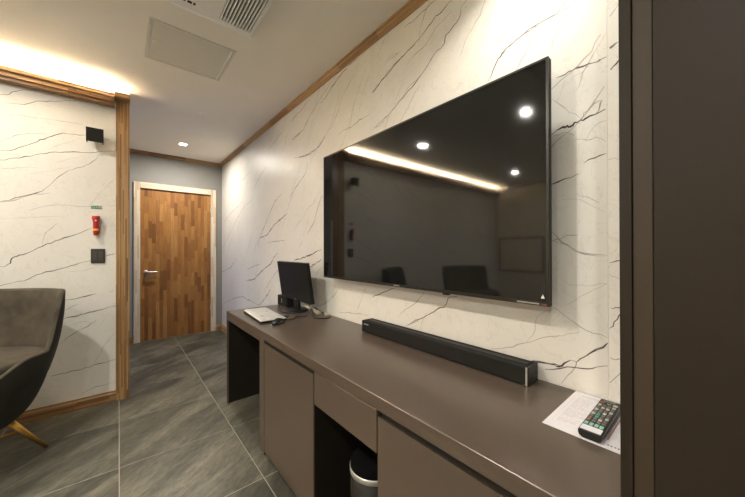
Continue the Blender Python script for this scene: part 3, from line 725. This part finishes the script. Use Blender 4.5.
# ================================================================== PARTITION FIXTURES
# small wedge speaker
sk = empty('wall_speaker', (-0.14, YP, 2.04), 'small black wedge speaker mounted high on the marble partition', 'speaker')
SO = (-0.14, YP, 2.04)
MB(SO).prism([(3.122, 2.146), (3.130, 2.054), (3.165, 2.060), (3.165, 2.142)], 'x', -0.186, -0.096).build('cabinet', M['black_matte'], sk)
MB(SO).prism([(3.113, 2.150), (3.121, 2.048), (3.130, 2.048), (3.122, 2.150)], 'x', -0.191, -0.091).build('grille_cloth', M['black_matte'], sk)
for x in (-0.189, -0.098):
    MB(SO).prism([(3.128, 2.060), (3.124, 2.036), (3.132, 2.036), (3.146, 2.054)], 'x', x, x + 0.006).build('corner_foot', M['black_plastic'], sk)
MB(SO).box(-0.155, -0.127, 3.165, YP, 2.085, 2.115, 0.002).build('wall_bracket', M['black_plastic'], sk)

# green sticker with white lettering
st = empty('green_sign', (-0.135, YP, 1.545), 'tiny green lettered sticker above the red flashlight', 'sign')
MB((-0.135, YP, 1.545)).box(-0.168, -0.102, YP - 0.0015, YP, 1.543, 1.567).build('sticker', M['green'], st)
def text(body, size, mat, parent, loc, rot, name='lettering', ext=0.0003, align='CENTER'):
    cu = bpy.data.curves.new(name, 'FONT'); cu.body = body; cu.size = size; cu.extrude = ext
    cu.align_x = align; cu.align_y = 'CENTER'
    o = bpy.data.objects.new(name, cu); C.objects.link(o)
    dg = bpy.context.evaluated_depsgraph_get(); me = bpy.data.meshes.new_from_object(o.evaluated_get(dg))
    bpy.data.objects.remove(o); me.materials.clear()
    o = link(name, me, mat, parent); o.location = loc; o.rotation_euler = rot
    return o
text('비상조명등', 0.0145, M['white_ink'], st, (0, -0.0022, 0.010), (R(90), 0, 0))

# red emergency flashlight in its clip
fl = empty('emergency_flashlight', (-0.137, YP, 1.335), 'red emergency flashlight clipped upright to the marble partition', 'flashlight')
FO = (-0.137, YP, 1.335); fy = YP - 0.034
MB(FO).lathe([(0, 0.0), (0.0125, 0.0), (0.016, 0.004), (0.0155, 0.085), (0.0185, 0.105), (0.0245, 0.128), (0.0245, 0.146), (0.022, 0.150), (0, 0.150)], (-0.137, fy, 1.335), 24).build('body', M['red'], fl)
MB(FO).lathe([(0.0156, 0.034), (0.0168, 0.035), (0.0168, 0.049), (0.0156, 0.050)], (-0.137, fy, 1.335), 24).build('reflective_band', M['yellow'], fl)
MB(FO).box(-0.1415, -0.1325, fy - 0.0265, fy - 0.016, 1.335 + 0.108, 1.335 + 0.119, 0.001).build('switch_button', M['white_ink'], fl)
MB(FO).box(-0.156, -0.118, fy + 0.012, YP, 1.352, 1.455, 0.003).build('wall_clip', M['red'], fl)

# switch plate
sw_ = empty('light_switch', (-0.126, YP, 1.117), 'dark grey double rocker light switch on the marble partition', 'switch')
WO = (-0.126, YP, 1.117)
MB(WO).box(-0.168, -0.085, YP - 0.011, YP, 1.117, 1.229, 0.003).build('plate', M['dark_plate'], sw_)
for x in (-0.157, -0.1255):
    MB(WO).box(x, x + 0.0285, YP - 0.0145, YP - 0.010, 1.136, 1.211, 0.0015).build('rocker', M['rocker'], sw_)

# framed board on the far left wall (seen mirrored in the television)
fb = empty('framed_board', (XL, 2.72, 0.78), 'low dark-framed board on the far left wall, mirrored in the television', 'board')
BO = (XL, 2.72, 0.78)
MB(BO).box(XL, XL + 0.012, 2.30, 3.13, 0.79, 1.43).build('panel', M['plaster'], fb)
for q in ((2.27, 3.16, 1.43, 1.46), (2.27, 3.16, 0.76, 0.79), (2.27, 2.30, 0.79, 1.43), (3.13, 3.16, 0.79, 1.43)):
    MB(BO).box(XL, XL + 0.025, *q, 0.002).build('frame_bar', M['black_plastic'], fb)

# ================================================================== WORKTOP AND CABINETS
wt = empty('worktop', (XD, 1.3, 0), 'long bronze-brown laminate worktop running along the marble wall', 'worktop')
TO = (XD, 1.3, 0)
MB(TO).box(XD, XW - 0.0005, YT + 0.001, DEND, 0.684, ZD, 0.0015, 1).build('slab', M['laminate'], wt)
ep = empty('desk_end_panel', (XD, 2.59, 0), 'bronze end panel with dark lining closing the desk kneehole', 'desk panel')
EO = (XD, 2.59, 0)
MB(EO).box(XD, XW - 0.02, DEND - 0.020, DEND, 0.0, 0.6835, 0.001, 1).build('end_board', M['laminate'], ep)
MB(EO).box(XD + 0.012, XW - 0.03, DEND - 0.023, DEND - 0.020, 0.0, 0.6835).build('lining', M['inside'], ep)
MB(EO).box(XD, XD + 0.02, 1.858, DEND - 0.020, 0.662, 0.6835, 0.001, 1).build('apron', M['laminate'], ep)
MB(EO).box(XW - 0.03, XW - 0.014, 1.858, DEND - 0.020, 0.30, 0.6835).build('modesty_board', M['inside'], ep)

def base_cabinet(y0, y1, filler0, filler1, label):
    t = empty('base_cabinet', (XD, (y0 + y1) / 2, 0), label, 'cabinet', 'door cabinets under the worktop')
    o = (XD, (y0 + y1) / 2, 0)
    MB(o).box(XD + 0.022, XW - 0.014, y0, y1, 0.035, 0.683).box(XD + 0.06, XW - 0.014, y0 + 0.002, y1 - 0.002, 0.0, 0.035).build('body', M['laminate_dark'], t)
    if filler1 > filler0:
        MB(o).box(XD, XD + 0.022, filler0, filler1, 0.0, 0.683, 0.001, 1).build('filler_strip', M['laminate'], t)
    d0, d1 = y0 + 0.002, min(y1, filler0 if filler1 > filler0 else y1) - 0.002
    MB(o).box(XD + 0.0185, XD + 0.0225, d0, d1, 0.655, 0.683).build('grip_groove', M['groove'], t)
    MB(o).prism([(XD + 0.0015, 0.022), (XD + 0.0205, 0.022), (XD + 0.0205, 0.655), (XD + 0.010, 0.661), (XD + 0.0015, 0.664)], 'y', d0, d1).build('door', M['laminate'], t)
    return t
base_cabinet(1.190, 1.857, 1.783, 1.857, 'bronze base cabinet beside the kneehole, door nearest the monitor')
base_cabinet(YT + 0.002, 0.760, 0.0, 0.0, 'bronze base cabinet below the soundbar, nearest the tall cabinet')

du = empty('drawer_unit', (XD, 0.975, 0), 'bronze drawer unit over the open niche with the trash can', 'cabinet')
UO = (XD, 0.975, 0)
MB(UO).box(XD + 0.022, XW - 0.014, 0.764, 1.186, 0.536, 0.683).build('drawer_box', M['laminate_dark'], du)
MB(UO).box(XD + 0.0015, XD + 0.022, 0.7645, 1.1855, 0.536, 0.681, 0.001, 1).build('drawer_front', M['laminate'], du)
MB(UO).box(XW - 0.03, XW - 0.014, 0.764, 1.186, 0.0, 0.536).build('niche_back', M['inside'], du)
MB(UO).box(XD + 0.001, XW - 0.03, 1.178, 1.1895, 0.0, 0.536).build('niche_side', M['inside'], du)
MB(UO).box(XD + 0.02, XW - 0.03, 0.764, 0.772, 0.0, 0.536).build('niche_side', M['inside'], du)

# trash can in the niche
tc_ = empty('trash_can', (0.80, 0.94, 0), 'round grey trash can with silver rim inside the dark niche', 'trash can')
MB().lathe([(0, 0.0), (0.092, 0.0), (0.095, 0.006), (0.0975, 0.327), (0, 0.327)], (0, 0, 0), 40).build('body', M['bin_metal'], tc_)
MB().lathe([(0.0978, 0.325), (0.100, 0.327), (0.101, 0.344), (0.099, 0.348), (0.096, 0.348)], (0, 0, 0), 40).build('rim', M['silver'], tc_)
MB().lathe([(0.0985, 0.3485), (0.096, 0.364), (0.085, 0.378), (0.05, 0.388), (0, 0.390)], (0, 0, 0), 40).build('lid', M['black_liner'], tc_)

# tall cabinet at the right
tl = empty('tall_cabinet', (XD, -0.45, 0), 'tall dark bronze cabinet at the right end of the worktop', 'cabinet')
LO = (XD, -0.45, 0)
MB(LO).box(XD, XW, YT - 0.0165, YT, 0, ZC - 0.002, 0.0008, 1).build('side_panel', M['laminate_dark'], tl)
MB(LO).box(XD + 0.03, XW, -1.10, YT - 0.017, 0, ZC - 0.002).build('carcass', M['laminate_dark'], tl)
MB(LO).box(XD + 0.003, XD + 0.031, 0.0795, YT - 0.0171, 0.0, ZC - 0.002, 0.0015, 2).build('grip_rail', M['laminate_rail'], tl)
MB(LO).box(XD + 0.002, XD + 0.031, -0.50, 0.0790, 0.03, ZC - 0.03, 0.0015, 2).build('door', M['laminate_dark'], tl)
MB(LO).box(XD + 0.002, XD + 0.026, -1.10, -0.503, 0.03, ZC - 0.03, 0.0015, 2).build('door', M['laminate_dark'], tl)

# ================================================================== TELEVISION
XT = 1.10
tv = empty('television', (XT, 1.113, 1.026), 'large wall-mounted flat television with glossy black screen', 'television')
VO = (XT, 1.113, 1.026)
y0, y1, z0, z1 = 0.389, 1.838, 1.026, 1.868
MB(VO).box(XT + 0.003, XT + 0.028, y0, y1, z0, z1, 0.002).box(XT + 0.028, XT + 0.055, y0 + 0.12, y1 - 0.12, z0 + 0.02, z1 - 0.25, 0.01).build('housing', M['black_plastic'], tv)
bz = 0.008
bezel = MB(VO).box(XT, XT + 0.010, y0, y1, z1 - bz, z1).box(XT, XT + 0.010, y0, y1, z0, z0 + 0.014).box(XT, XT + 0.010, y0, y0 + bz, z0 + 0.014, z1 - bz).box(XT, XT + 0.010, y1 - bz, y1, z0 + 0.014, z1 - bz).build('bezel', plain('dark_bezel', (0.03, 0.027, 0.022), 0.3, 0.4), tv)
MB(VO).box(XT + 0.002, XT + 0.006, y0 + bz, y1 - bz, z0 + 0.014, z1 - bz).build('screen', M['screen'], tv)
MB(VO).box(XT - 0.0006, XT, 1.092, 1.134, z0 + 0.004, z0 + 0.0095).build('logo', M['silver'], tv)
MB(VO).box(XT + 0.002, XT + 0.02, 0.795, 0.825, z0 - 0.008, z0, 0.002).build('sensor_knob', M['black_plastic'], tv)
tri = MB(VO); 
tri.prism([(0.415, z0 + 0.026), (0.403, z0 + 0.026), (0.409, z0 + 0.040)], 'x', XT + 0.0008, XT + 0.002); tri.build('sticker', M['white_ink'], tv)
MB(VO).box(XT - 0.0008, XT, 0.420, 0.495, z0 + 0.004, z0 + 0.009).build('silver_label', M['silver'], tv)
MB(VO).box(XT - 0.0010, XT, 0.396, 0.412, z0 + 0.002, z0 + 0.008).build('red_label', M['btn_red'], tv)
MB(VO).box(XT + 0.055, XW, 0.80, 1.42, 1.28, 1.56).build('wall_mount', M['black_plastic'], tv)

# ================================================================== SOUNDBAR
sb = empty('soundbar', (1.148, 0.94, ZD), 'long black soundbar lying on the worktop under the television', 'soundbar')
BO2 = (1.148, 0.94, ZD)
sx0, sx1, sy0, sy1 = 1.106, 1.190, 0.460, 1.412
MB(BO2).box(sx0 + 0.002, sx1, sy0 + 0.006, sy1 - 0.004, ZD + 0.003, ZD + 0.068, 0.003).build('body', M['black_matte'], sb)
MB(BO2).box(sx0, sx0 + 0.004, sy0 + 0.012, sy1 - 0.008, ZD + 0.005, ZD + 0.065, 0.001).build('grille_cloth', M['black_matte'], sb)
MB(BO2).box(sx0 + 0.001, sx1, sy0, sy0 + 0.006, ZD + 0.002, ZD + 0.069, 0.001).build('end_cap', M['black_plastic'], sb)
MB(BO2).box(sx0 + 0.001, sx1, sy1 - 0.004, sy1, ZD + 0.002, ZD + 0.069, 0.001).build('end_cap', M['black_plastic'], sb)
MB(BO2).box(sx0 - 0.001, sx0 + 0.002, sy0 + 0.003, sy0 + 0.009, ZD + 0.003, ZD + 0.068).build('silver_edge', M['silver'], sb)
MB(BO2).box(sx0 + 0.03, sx1 - 0.028, sy0 + 0.02, sy1 - 0.02, ZD + 0.0675, ZD + 0.0692).build('top_inlay', M['black_plastic'], sb)
MB(BO2).box(sx0 - 0.0005, sx0, 1.350, 1.392, ZD + 0.0475, ZD + 0.0535).build('logo', M['silver'], sb)
for y in (0.52, 1.35):
    MB(BO2).box(sx0 + 0.02, sx1 - 0.02, y - 0.02, y + 0.02, ZD, ZD + 0.004).build('foot', M['black_plastic'], sb)

# ================================================================== MONITOR, BOX, KEYBOARD, MOUSE, CABLES
mo = empty('monitor', (1.085, 2.193, ZD), 'black desktop monitor on a round stand at the desk end', 'monitor', rz=0.0)
mh, mw = 0.301, 0.543
tilt = Matrix.Translation((-0.021, 0, 0.094)) @ Matrix.Rotation(R(-1.2), 4, 'Z') @ Matrix.Rotation(R(-8.15), 4, 'Y')
def mpart(name, mb, mat, parent=mo): return mb.xform(tilt).build(name, mat, parent)
mpart('housing', MB().box(-0.002, 0.020, -mw / 2, mw / 2, 0, mh, 0.004).box(0.020, 0.048, -0.16, 0.16, 0.06, 0.25, 0.01), M['black_plastic'])
mpart('screen', MB().box(-0.0035, -0.001, -mw / 2 + 0.012, mw / 2 - 0.012, 0.020, mh - 0.012), M['monitor_screen'])
mpart('bezel', MB().box(-0.0055, -0.0015, -mw / 2, mw / 2, 0, 0.020, 0.001).box(-0.0055, -0.0015, -mw / 2, mw / 2, mh - 0.012, mh, 0.001)
      .box(-0.0055, -0.0015, -mw / 2, -mw / 2 + 0.012, 0.02, mh - 0.012, 0.001).box(-0.0055, -0.0015, mw / 2 - 0.012, mw / 2, 0.02, mh - 0.012, 0.001), M['black_plastic'])
mpart('brand_plate', MB().box(-0.0065, -0.005, -0.014, 0.014, 0.007, 0.0115), M['silver'])
MB().lathe([(0, 0.0), (0.105, 0.0), (0.107, 0.005), (0.098, 0.012), (0.04, 0.017), (0, 0.018)], (-0.01, 0.05, 0), 36).build('base', M['black_plastic'], mo)
MB().box(0.000, 0.020, 0.005, 0.095, 0.012, 0.19, 0.004).build('neck', M['black_plastic'], mo)

pc = empty('mini_pc', (1.135, 2.52, ZD), 'small black box computer lying behind the monitor', 'computer')
PO = (1.135, 2.52, ZD)
MB(PO).box(1.082, 1.190, 2.400, 2.595, ZD + 0.002, ZD + 0.090, 0.003).build('case', M['black_plastic'], pc)
MB(PO).box(1.080, 1.083, 2.403, 2.592, ZD + 0.005, ZD + 0.087, 0.001).build('front_panel', M['black_matte'], pc)
MB(PO).box(1.0792, 1.0805, 2.500, 2.512, ZD + 0.030, ZD + 0.066).build('sticker', M['pc_sticker'], pc)

kb = empty('keyboard', (0.812, 2.200, ZD), 'white-keyed keyboard with black underside at the desk end', 'keyboard', rz=R(-3.8))
MB().box(-0.088, 0.088, -0.222, 0.222, 0.0, 0.014, 0.006).build('base', M['black_plastic'], kb)
MB().box(-0.086, 0.086, -0.220, 0.220, 0.013, 0.0215, 0.004).build('top_plate', M['key_white'], kb)
km = MB()
for r_i in range(6):
    for c_i in range(21):
        if r_i == 5 and 4 <= c_i <= 9 and c_i != 4: continue
        yy = -0.209 + c_i * 0.0200; xx = -0.076 + r_i * 0.0250 if False else -0.074 + (5 - r_i) * 0.0250
        wy = 0.0175 if not (r_i == 5 and c_i == 4) else 0.0175 + 5 * 0.02
        km.box(xx, xx + 0.0215, yy, yy + wy, 0.0205, 0.0265)
ks = km.build('keys', M['key_white'], kb); ks['kind'] = 'stuff'
for (xx, yy) in ((-0.05, -0.12), (-0.05, -0.085), (0.028, 0.04), (0.06, -0.16)):
    MB().box(xx, xx + 0.014, yy, yy + 0.010, 0.0262, 0.0272).build('dark_key_mark', M['ink_dark'], kb)

ms = empty('mouse', (0.805, 1.922, ZD), 'black computer mouse beside the white-keyed keyboard', 'mouse', rz=R(-62))
b = bmesh.new(); bmesh.ops.create_uvsphere(b, u_segments=24, v_segments=14, radius=1.0)
for v in b.verts:
    x, y, z = v.co
    v.co = Vector((0.031 * x * (1.0 + 0.12 * y), 0.055 * y, max(-0.001, 0.001 + 0.037 * z * (1 - 0.2 * y))))
for f in b.faces: f.smooth = True
me = bpy.data.meshes.new('shell'); b.to_mesh(me); b.free(); link('shell', me, plain('glossy_black', (0.015, 0.016, 0.015), 0.18), ms)
MB().lathe([(0, -0.004), (0.009, -0.004), (0.009, 0.004), (0, 0.004)], (0, 0.030, 0.0275), 14, 'x').build('scroll_wheel', M['silver'], ms)
MB().box(-0.0306, -0.020, -0.02, 0.03, 0.006, 0.014, 0.003).build('side_trim', M['silver'], ms)

def cable(name, pts, r, mat, label, cat='cable', k=8):
    o = MB(pts[0]).tube(smooth_path(pts, k), r, 8).build(name, mat, None, Vector(pts[0]))
    return tag(o, label, cat)
z = ZD + 0.0035
cable('mouse_cable', [(0.835, 1.980, z + 0.006), (0.87, 1.99, z), (0.93, 1.97, z), (0.985, 2.02, z), (1.03, 1.99, z), (1.052, 2.00, z)], 0.0028, M['black_plastic'], 'thin black mouse cable lying on the worktop before the monitor')
cable('keyboard_cable', [(0.905, 2.09, z + 0.004), (0.935, 2.08, z), (0.955, 2.10, z), (0.975, 2.15, z)], 0.0026, M['black_plastic'], 'short black cable between the keyboard and the monitor base')
cable('monitor_cable', [(1.135, 2.20, 0.83), (1.14, 2.12, 0.79), (1.12, 2.03, 0.745), (1.085, 1.96, z + 0.001), (1.075, 1.89, z), (1.12, 1.84, z), (1.17, 1.86, z)], 0.0035, M['black_plastic'], 'black cable hanging from the back of the monitor')
pl = empty('cable_connector', (1.14, 2.03, ZD), 'beige plugs joined to cables behind the monitor', 'connector')
CO = (1.14, 2.03, ZD)
MB().box(-0.016, 0.016, -0.035, 0.035, 0.012, 0.030, 0.004).xform(Matrix.Translation((-0.03, 0.06, 0.03)) @ Matrix.Rotation(R(12), 4, 'Z') @ Matrix.Rotation(R(14), 4, 'X')).build('plug', M['beige_plug'], pl)
MB().box(-0.018, 0.018, -0.04, 0.04, 0.0, 0.022, 0.004).xform(Matrix.Translation((0.0, -0.03, 0.012)) @ Matrix.Rotation(R(-10), 4, 'Z') @ Matrix.Rotation(R(8), 4, 'X')).build('plug', M['beige_plug'], pl)
MB().box(-0.012, 0.012, -0.028, 0.028, 0.0, 0.018, 0.003).xform(Matrix.Translation((0.028, -0.11, 0.0)) @ Matrix.Rotation(R(-20), 4, 'Z')).build('plug', M['beige_plug'], pl)
MB().tube(smooth_path([(-0.01, 0.04, 0.05), (0.005, 0.0, 0.045), (0.01, -0.05, 0.03), (0.03, -0.1, 0.01)], 6), 0.004, 8).build('lead', M['black_plastic'], pl)

# ================================================================== PAPER AND REMOTE
pp = empty('paper_sheet', (1.06, 0.24, ZD), 'laminated printed sheet lying under the remote control', 'paper')
QO = (1.06, 0.24, ZD)
px0, px1, py0, py1 = 0.912, 1.203, 0.132, 0.342
MB(QO).box(px0, px1, py0, py1, ZD, ZD + 0.0012).build('sheet', M['paper'], pp)
zt = ZD + 0.0013
pr = MB(QO)
def bar(x0, x1, y0, y1, mi=0): pr.quad([(x0, y0, zt), (x1, y0, zt), (x1, y1, zt), (x0, y1, zt)], mi)
rp = random.Random(5)
# the text reads along -Y; rows step from the wall towards the room
bar(1.176, 1.182, 0.262, 0.318, 0); bar(1.187, 1.193, 0.326, 0.334, 0)
x = 1.165
while x > 0.955:
    if rp.random() < 0.86:
        yend = 0.325 - rp.uniform(0.03, 0.062)
        y = 0.322
        while y > yend:
            l = rp.uniform(0.006, 0.018); bar(x, x + 0.0026, y - l, y, 0); y -= l + 0.003
    x -= 0.0062
for a in ((0.948, 0.9488, 0.135, 0.330), (1.170, 1.1708, 0.262, 0.330), (0.948, 1.1708, 0.3295, 0.3302), (0.948, 1.1708, 0.2585, 0.2592)): bar(*a, 0)
x = 1.165
while x > 0.965:
    if rp.random() < 0.9:
        y = 0.196; yend = rp.uniform(0.140, 0.160)
        while y > yend:
            l = rp.uniform(0.006, 0.016); bar(x, x + 0.0026, y - l, y, 0); y -= l + 0.003
    x -= 0.0062
bar(0.955, 1.165, 0.2005, 0.2040, 1)
y = 0.198
while y > 0.146:
    bar(0.928, 0.934, y - 0.0042, y, 2); y -= rp.choice((0.0065, 0.0075, 0.010))
pr.build('print', [M['ink'], M['ink_red'], M['ink_dark']], pp)

rc = empty('remote_control', (1.035, 0.2335, ZD + 0.0014), 'black remote control with teal and grey buttons on the sheet', 'remote control', rz=R(0.8))
L2, W2 = 0.118, 0.0255
body = [(-W2, 0.011), (-W2 * 0.90, 0.004), (-W2 * 0.62, 0.0), (W2 * 0.62, 0.0), (W2 * 0.90, 0.004), (W2, 0.011), (W2, 0.0185), (W2 * 0.93, 0.0205), (-W2 * 0.93, 0.0205), (-W2, 0.0185)]
MB().prism(body, 'x', -L2 + 0.004, L2 - 0.002).prism([(a * 0.97, 0.002 + c * 0.9) for a, c in body], 'x', -L2, -L2 + 0.004).prism([(a * 0.97, 0.002 + c * 0.9) for a, c in body], 'x', L2 - 0.002, L2 + 0.001).build('body', M['remote_body'], rc)
MB().box(-L2 + 0.008, L2 - 0.006, -W2 + 0.003, W2 - 0.003, 0.020, 0.0212).build('face_plate', M['btn_grey' if False else 'remote_body'], rc)
MB().box(-L2 + 0.006, -L2 + 0.033, -W2 + 0.003, W2 - 0.003, 0.0205, 0.0218, 0.0004).build('label_panel', M['paper'], rc)
bm_cache = {}
def button(x, y, lx, ly, mat):
    key = (lx, ly, mat)
    if key not in bm_cache:
        me = MB().box(-lx / 2, lx / 2, -ly / 2, ly / 2, 0, 0.0032, 0.0010, 1).mesh('button'); me.materials.append(M[mat]); bm_cache[key] = me
    o = bpy.data.objects.new('button', bm_cache[key]); C.objects.link(o); o.parent = rc; o.location = (x, y, 0.0208)
ys = (-0.0168, -0.0056, 0.0056, 0.0168)
rows = [(-0.074, 0.014, ['btn_teal'] * 4), (-0.052, 0.0095, ['btn_grey', 'btn_grey', 'btn_grey', 'btn_red']), (-0.036, 0.0095, ['btn_grey', 'btn_white', 'btn_grey', 'btn_grey']),
        (-0.020, 0.0095, ['btn_white', 'btn_grey', 'btn_green', 'btn_grey']), (-0.004, 0.0095, ['btn_grey', 'btn_grey', 'btn_green', 'btn_white']), (0.012, 0.0095, ['btn_grey', 'btn_white', 'btn_grey', 'btn_grey']),
        (0.029, 0.011, ['btn_white', 'btn_grey', 'btn_grey', 'btn_white']), (0.048, 0.010, ['btn_grey', 'btn_white', 'btn_white', 'btn_grey']), (0.066, 0.010, ['btn_white', 'btn_grey', 'btn_grey', 'btn_white'])]
for x, lx, mats in rows:
    for y, mt in zip(ys, mats): button(x, y, lx, 0.0086, mt)
for y, mt in ((-0.016, 'btn_white'), (-0.002, 'btn_grey'), (0.014, 'btn_red')): button(0.086, y, 0.010, 0.011, mt)
button(0.103, 0.0, 0.007, 0.030, 'btn_grey')

# ================================================================== CHAIRS
def chair(label, loc, rz):
    """bucket chair; local +y is the back, origin on the floor"""
    t = empty('bucket_chair', loc, label, 'chair', 'suede bucket chairs with brass legs', rz)
    SEG = 72
    def sm(e0, e1, v):
        v = max(0.0, min(1.0, (v - e0) / (e1 - e0))); return v * v * (3 - 2 * v)
    def rim(ph):
        c, s = math.cos(ph), math.sin(ph)
        n = 2.5
        k = (abs(c) ** n + abs(s) ** n) ** (-1 / n)
        z = 0.53 + 0.10 * sm(-0.75, -0.1, s) + 0.335 * sm(0.26, 0.56, s)
        fl = 1.0 + 0.125 * sm(0.3, 0.6, s)
        return Vector((0.365 * fl * c * k, 0.345 * s * k, z))
    bo = bmesh.new(); rings = []
    ZB, RB = 0.215, 0.15
    for j in range(15):
        t_ = j / 14; row = []
        for i in range(SEG):
            ph = 2 * math.pi * i / SEG; p = rim(ph); a = math.atan2(p.y, p.x)
            e = math.sin(t_ * math.pi / 2) ** 0.85
            bx_, by_ = RB * math.cos(a), RB * math.sin(a)
            zz = ZB + (p.z - ZB) * (0.45 * t_ + 0.55 * (1 - math.cos(t_ * math.pi / 2)))
            row.append(bo.verts.new((bx_ + (p.x - bx_) * e, by_ + (p.y - by_) * e, zz)))
        rings.append(row)
    for A, B in zip(rings, rings[1:]):
        for i in range(SEG): bo.faces.new((A[i], A[(i + 1) % SEG], B[(i + 1) % SEG], B[i])).smooth = True
    bo.faces.new(rings[0][::-1])
    me = bpy.data.meshes.new('outer_shell'); bo.to_mesh(me); bo.free(); link('outer_shell', me, M['suede_shaded'], t)
    bi = bmesh.new(); rings = []
    prof = [(1.0, 0.0), (0.992, 0.008), (0.965, 0.010), (0.935, -0.008)]
    for k, dz in prof:
        rings.append([bi.verts.new((p.x * k, p.y * k, p.z + dz)) for p in (rim(2 * math.pi * i / SEG) for i in range(SEG))])
    for j in range(1, 9):
        t_ = j / 8; row = []
        for i in range(SEG):
            p = rim(2 * math.pi * i / SEG); zt_ = p.z - 0.008; zs = 0.485
            kk = 0.935 - 0.215 * (t_ ** 1.3)
            z_ = zt_ + (zs - zt_) * (1 - (1 - t_) ** 1.6) if zt_ > zs else zt_ + (zs - zt_) * t_
            row.append(bi.verts.new((p.x * kk, p.y * kk, z_)))
        rings.append(row)
    for A, B in zip(rings, rings[1:]):
        for i in range(SEG): bi.faces.new((A[i], A[(i + 1) % SEG], B[(i + 1) % SEG], B[i])).smooth = True
    bmesh.ops.recalc_face_normals(bi, faces=bi.faces)
    me = bpy.data.meshes.new('inner_lining'); bi.to_mesh(me); bi.free(); link('inner_lining', me, M['suede'], t)
    bc = bmesh.new(); rings = []
    for k, zz in ((0.82, 0.50), (0.85, 0.585), (0.835, 0.608), (0.79, 0.620), (0.5, 0.630), (0.25, 0.632)):
        rings.append([bc.verts.new((p.x * k, p.y * k, zz)) for p in (rim(2 * math.pi * i / SEG) for i in range(SEG))])
    for A, B in zip(rings, rings[1:]):
        for i in range(SEG): bc.faces.new((A[i], A[(i + 1) % SEG], B[(i + 1) % SEG], B[i])).smooth = True
    bc.faces.new(rings[-1]); bmesh.ops.recalc_face_normals(bc, faces=bc.faces)
    me = bpy.data.meshes.new('seat_cushion'); bc.to_mesh(me); bc.free(); link('seat_cushion', me, M['suede'], t)
    for sx in (-1, 1):
        for sy in (-1, 1):
            MB().tube([(sx * 0.125, sy * 0.115, 0.250), (sx * 0.185, sy * 0.173, 0.12), (sx * 0.244, sy * 0.232, 0.0)], 0.012, 14, taper=[0.019, 0.015, 0.0095]).build('leg', M['brass'], t)
    MB().tube([(-0.165, -0.155, 0.150), (0.165, 0.155, 0.150)], 0.006, 10).tube([(-0.165, 0.155, 0.150), (0.165, -0.155, 0.150)], 0.006, 10).build('stretcher', M['brass'], t)
    return t
chair('grey-brown suede bucket chair beside the marble partition at the left edge', (-0.668, 2.657, 0), R(-30))
chair('second suede bucket chair further left, seen only mirrored in the television', (-1.62, 2.35, 0), R(25))
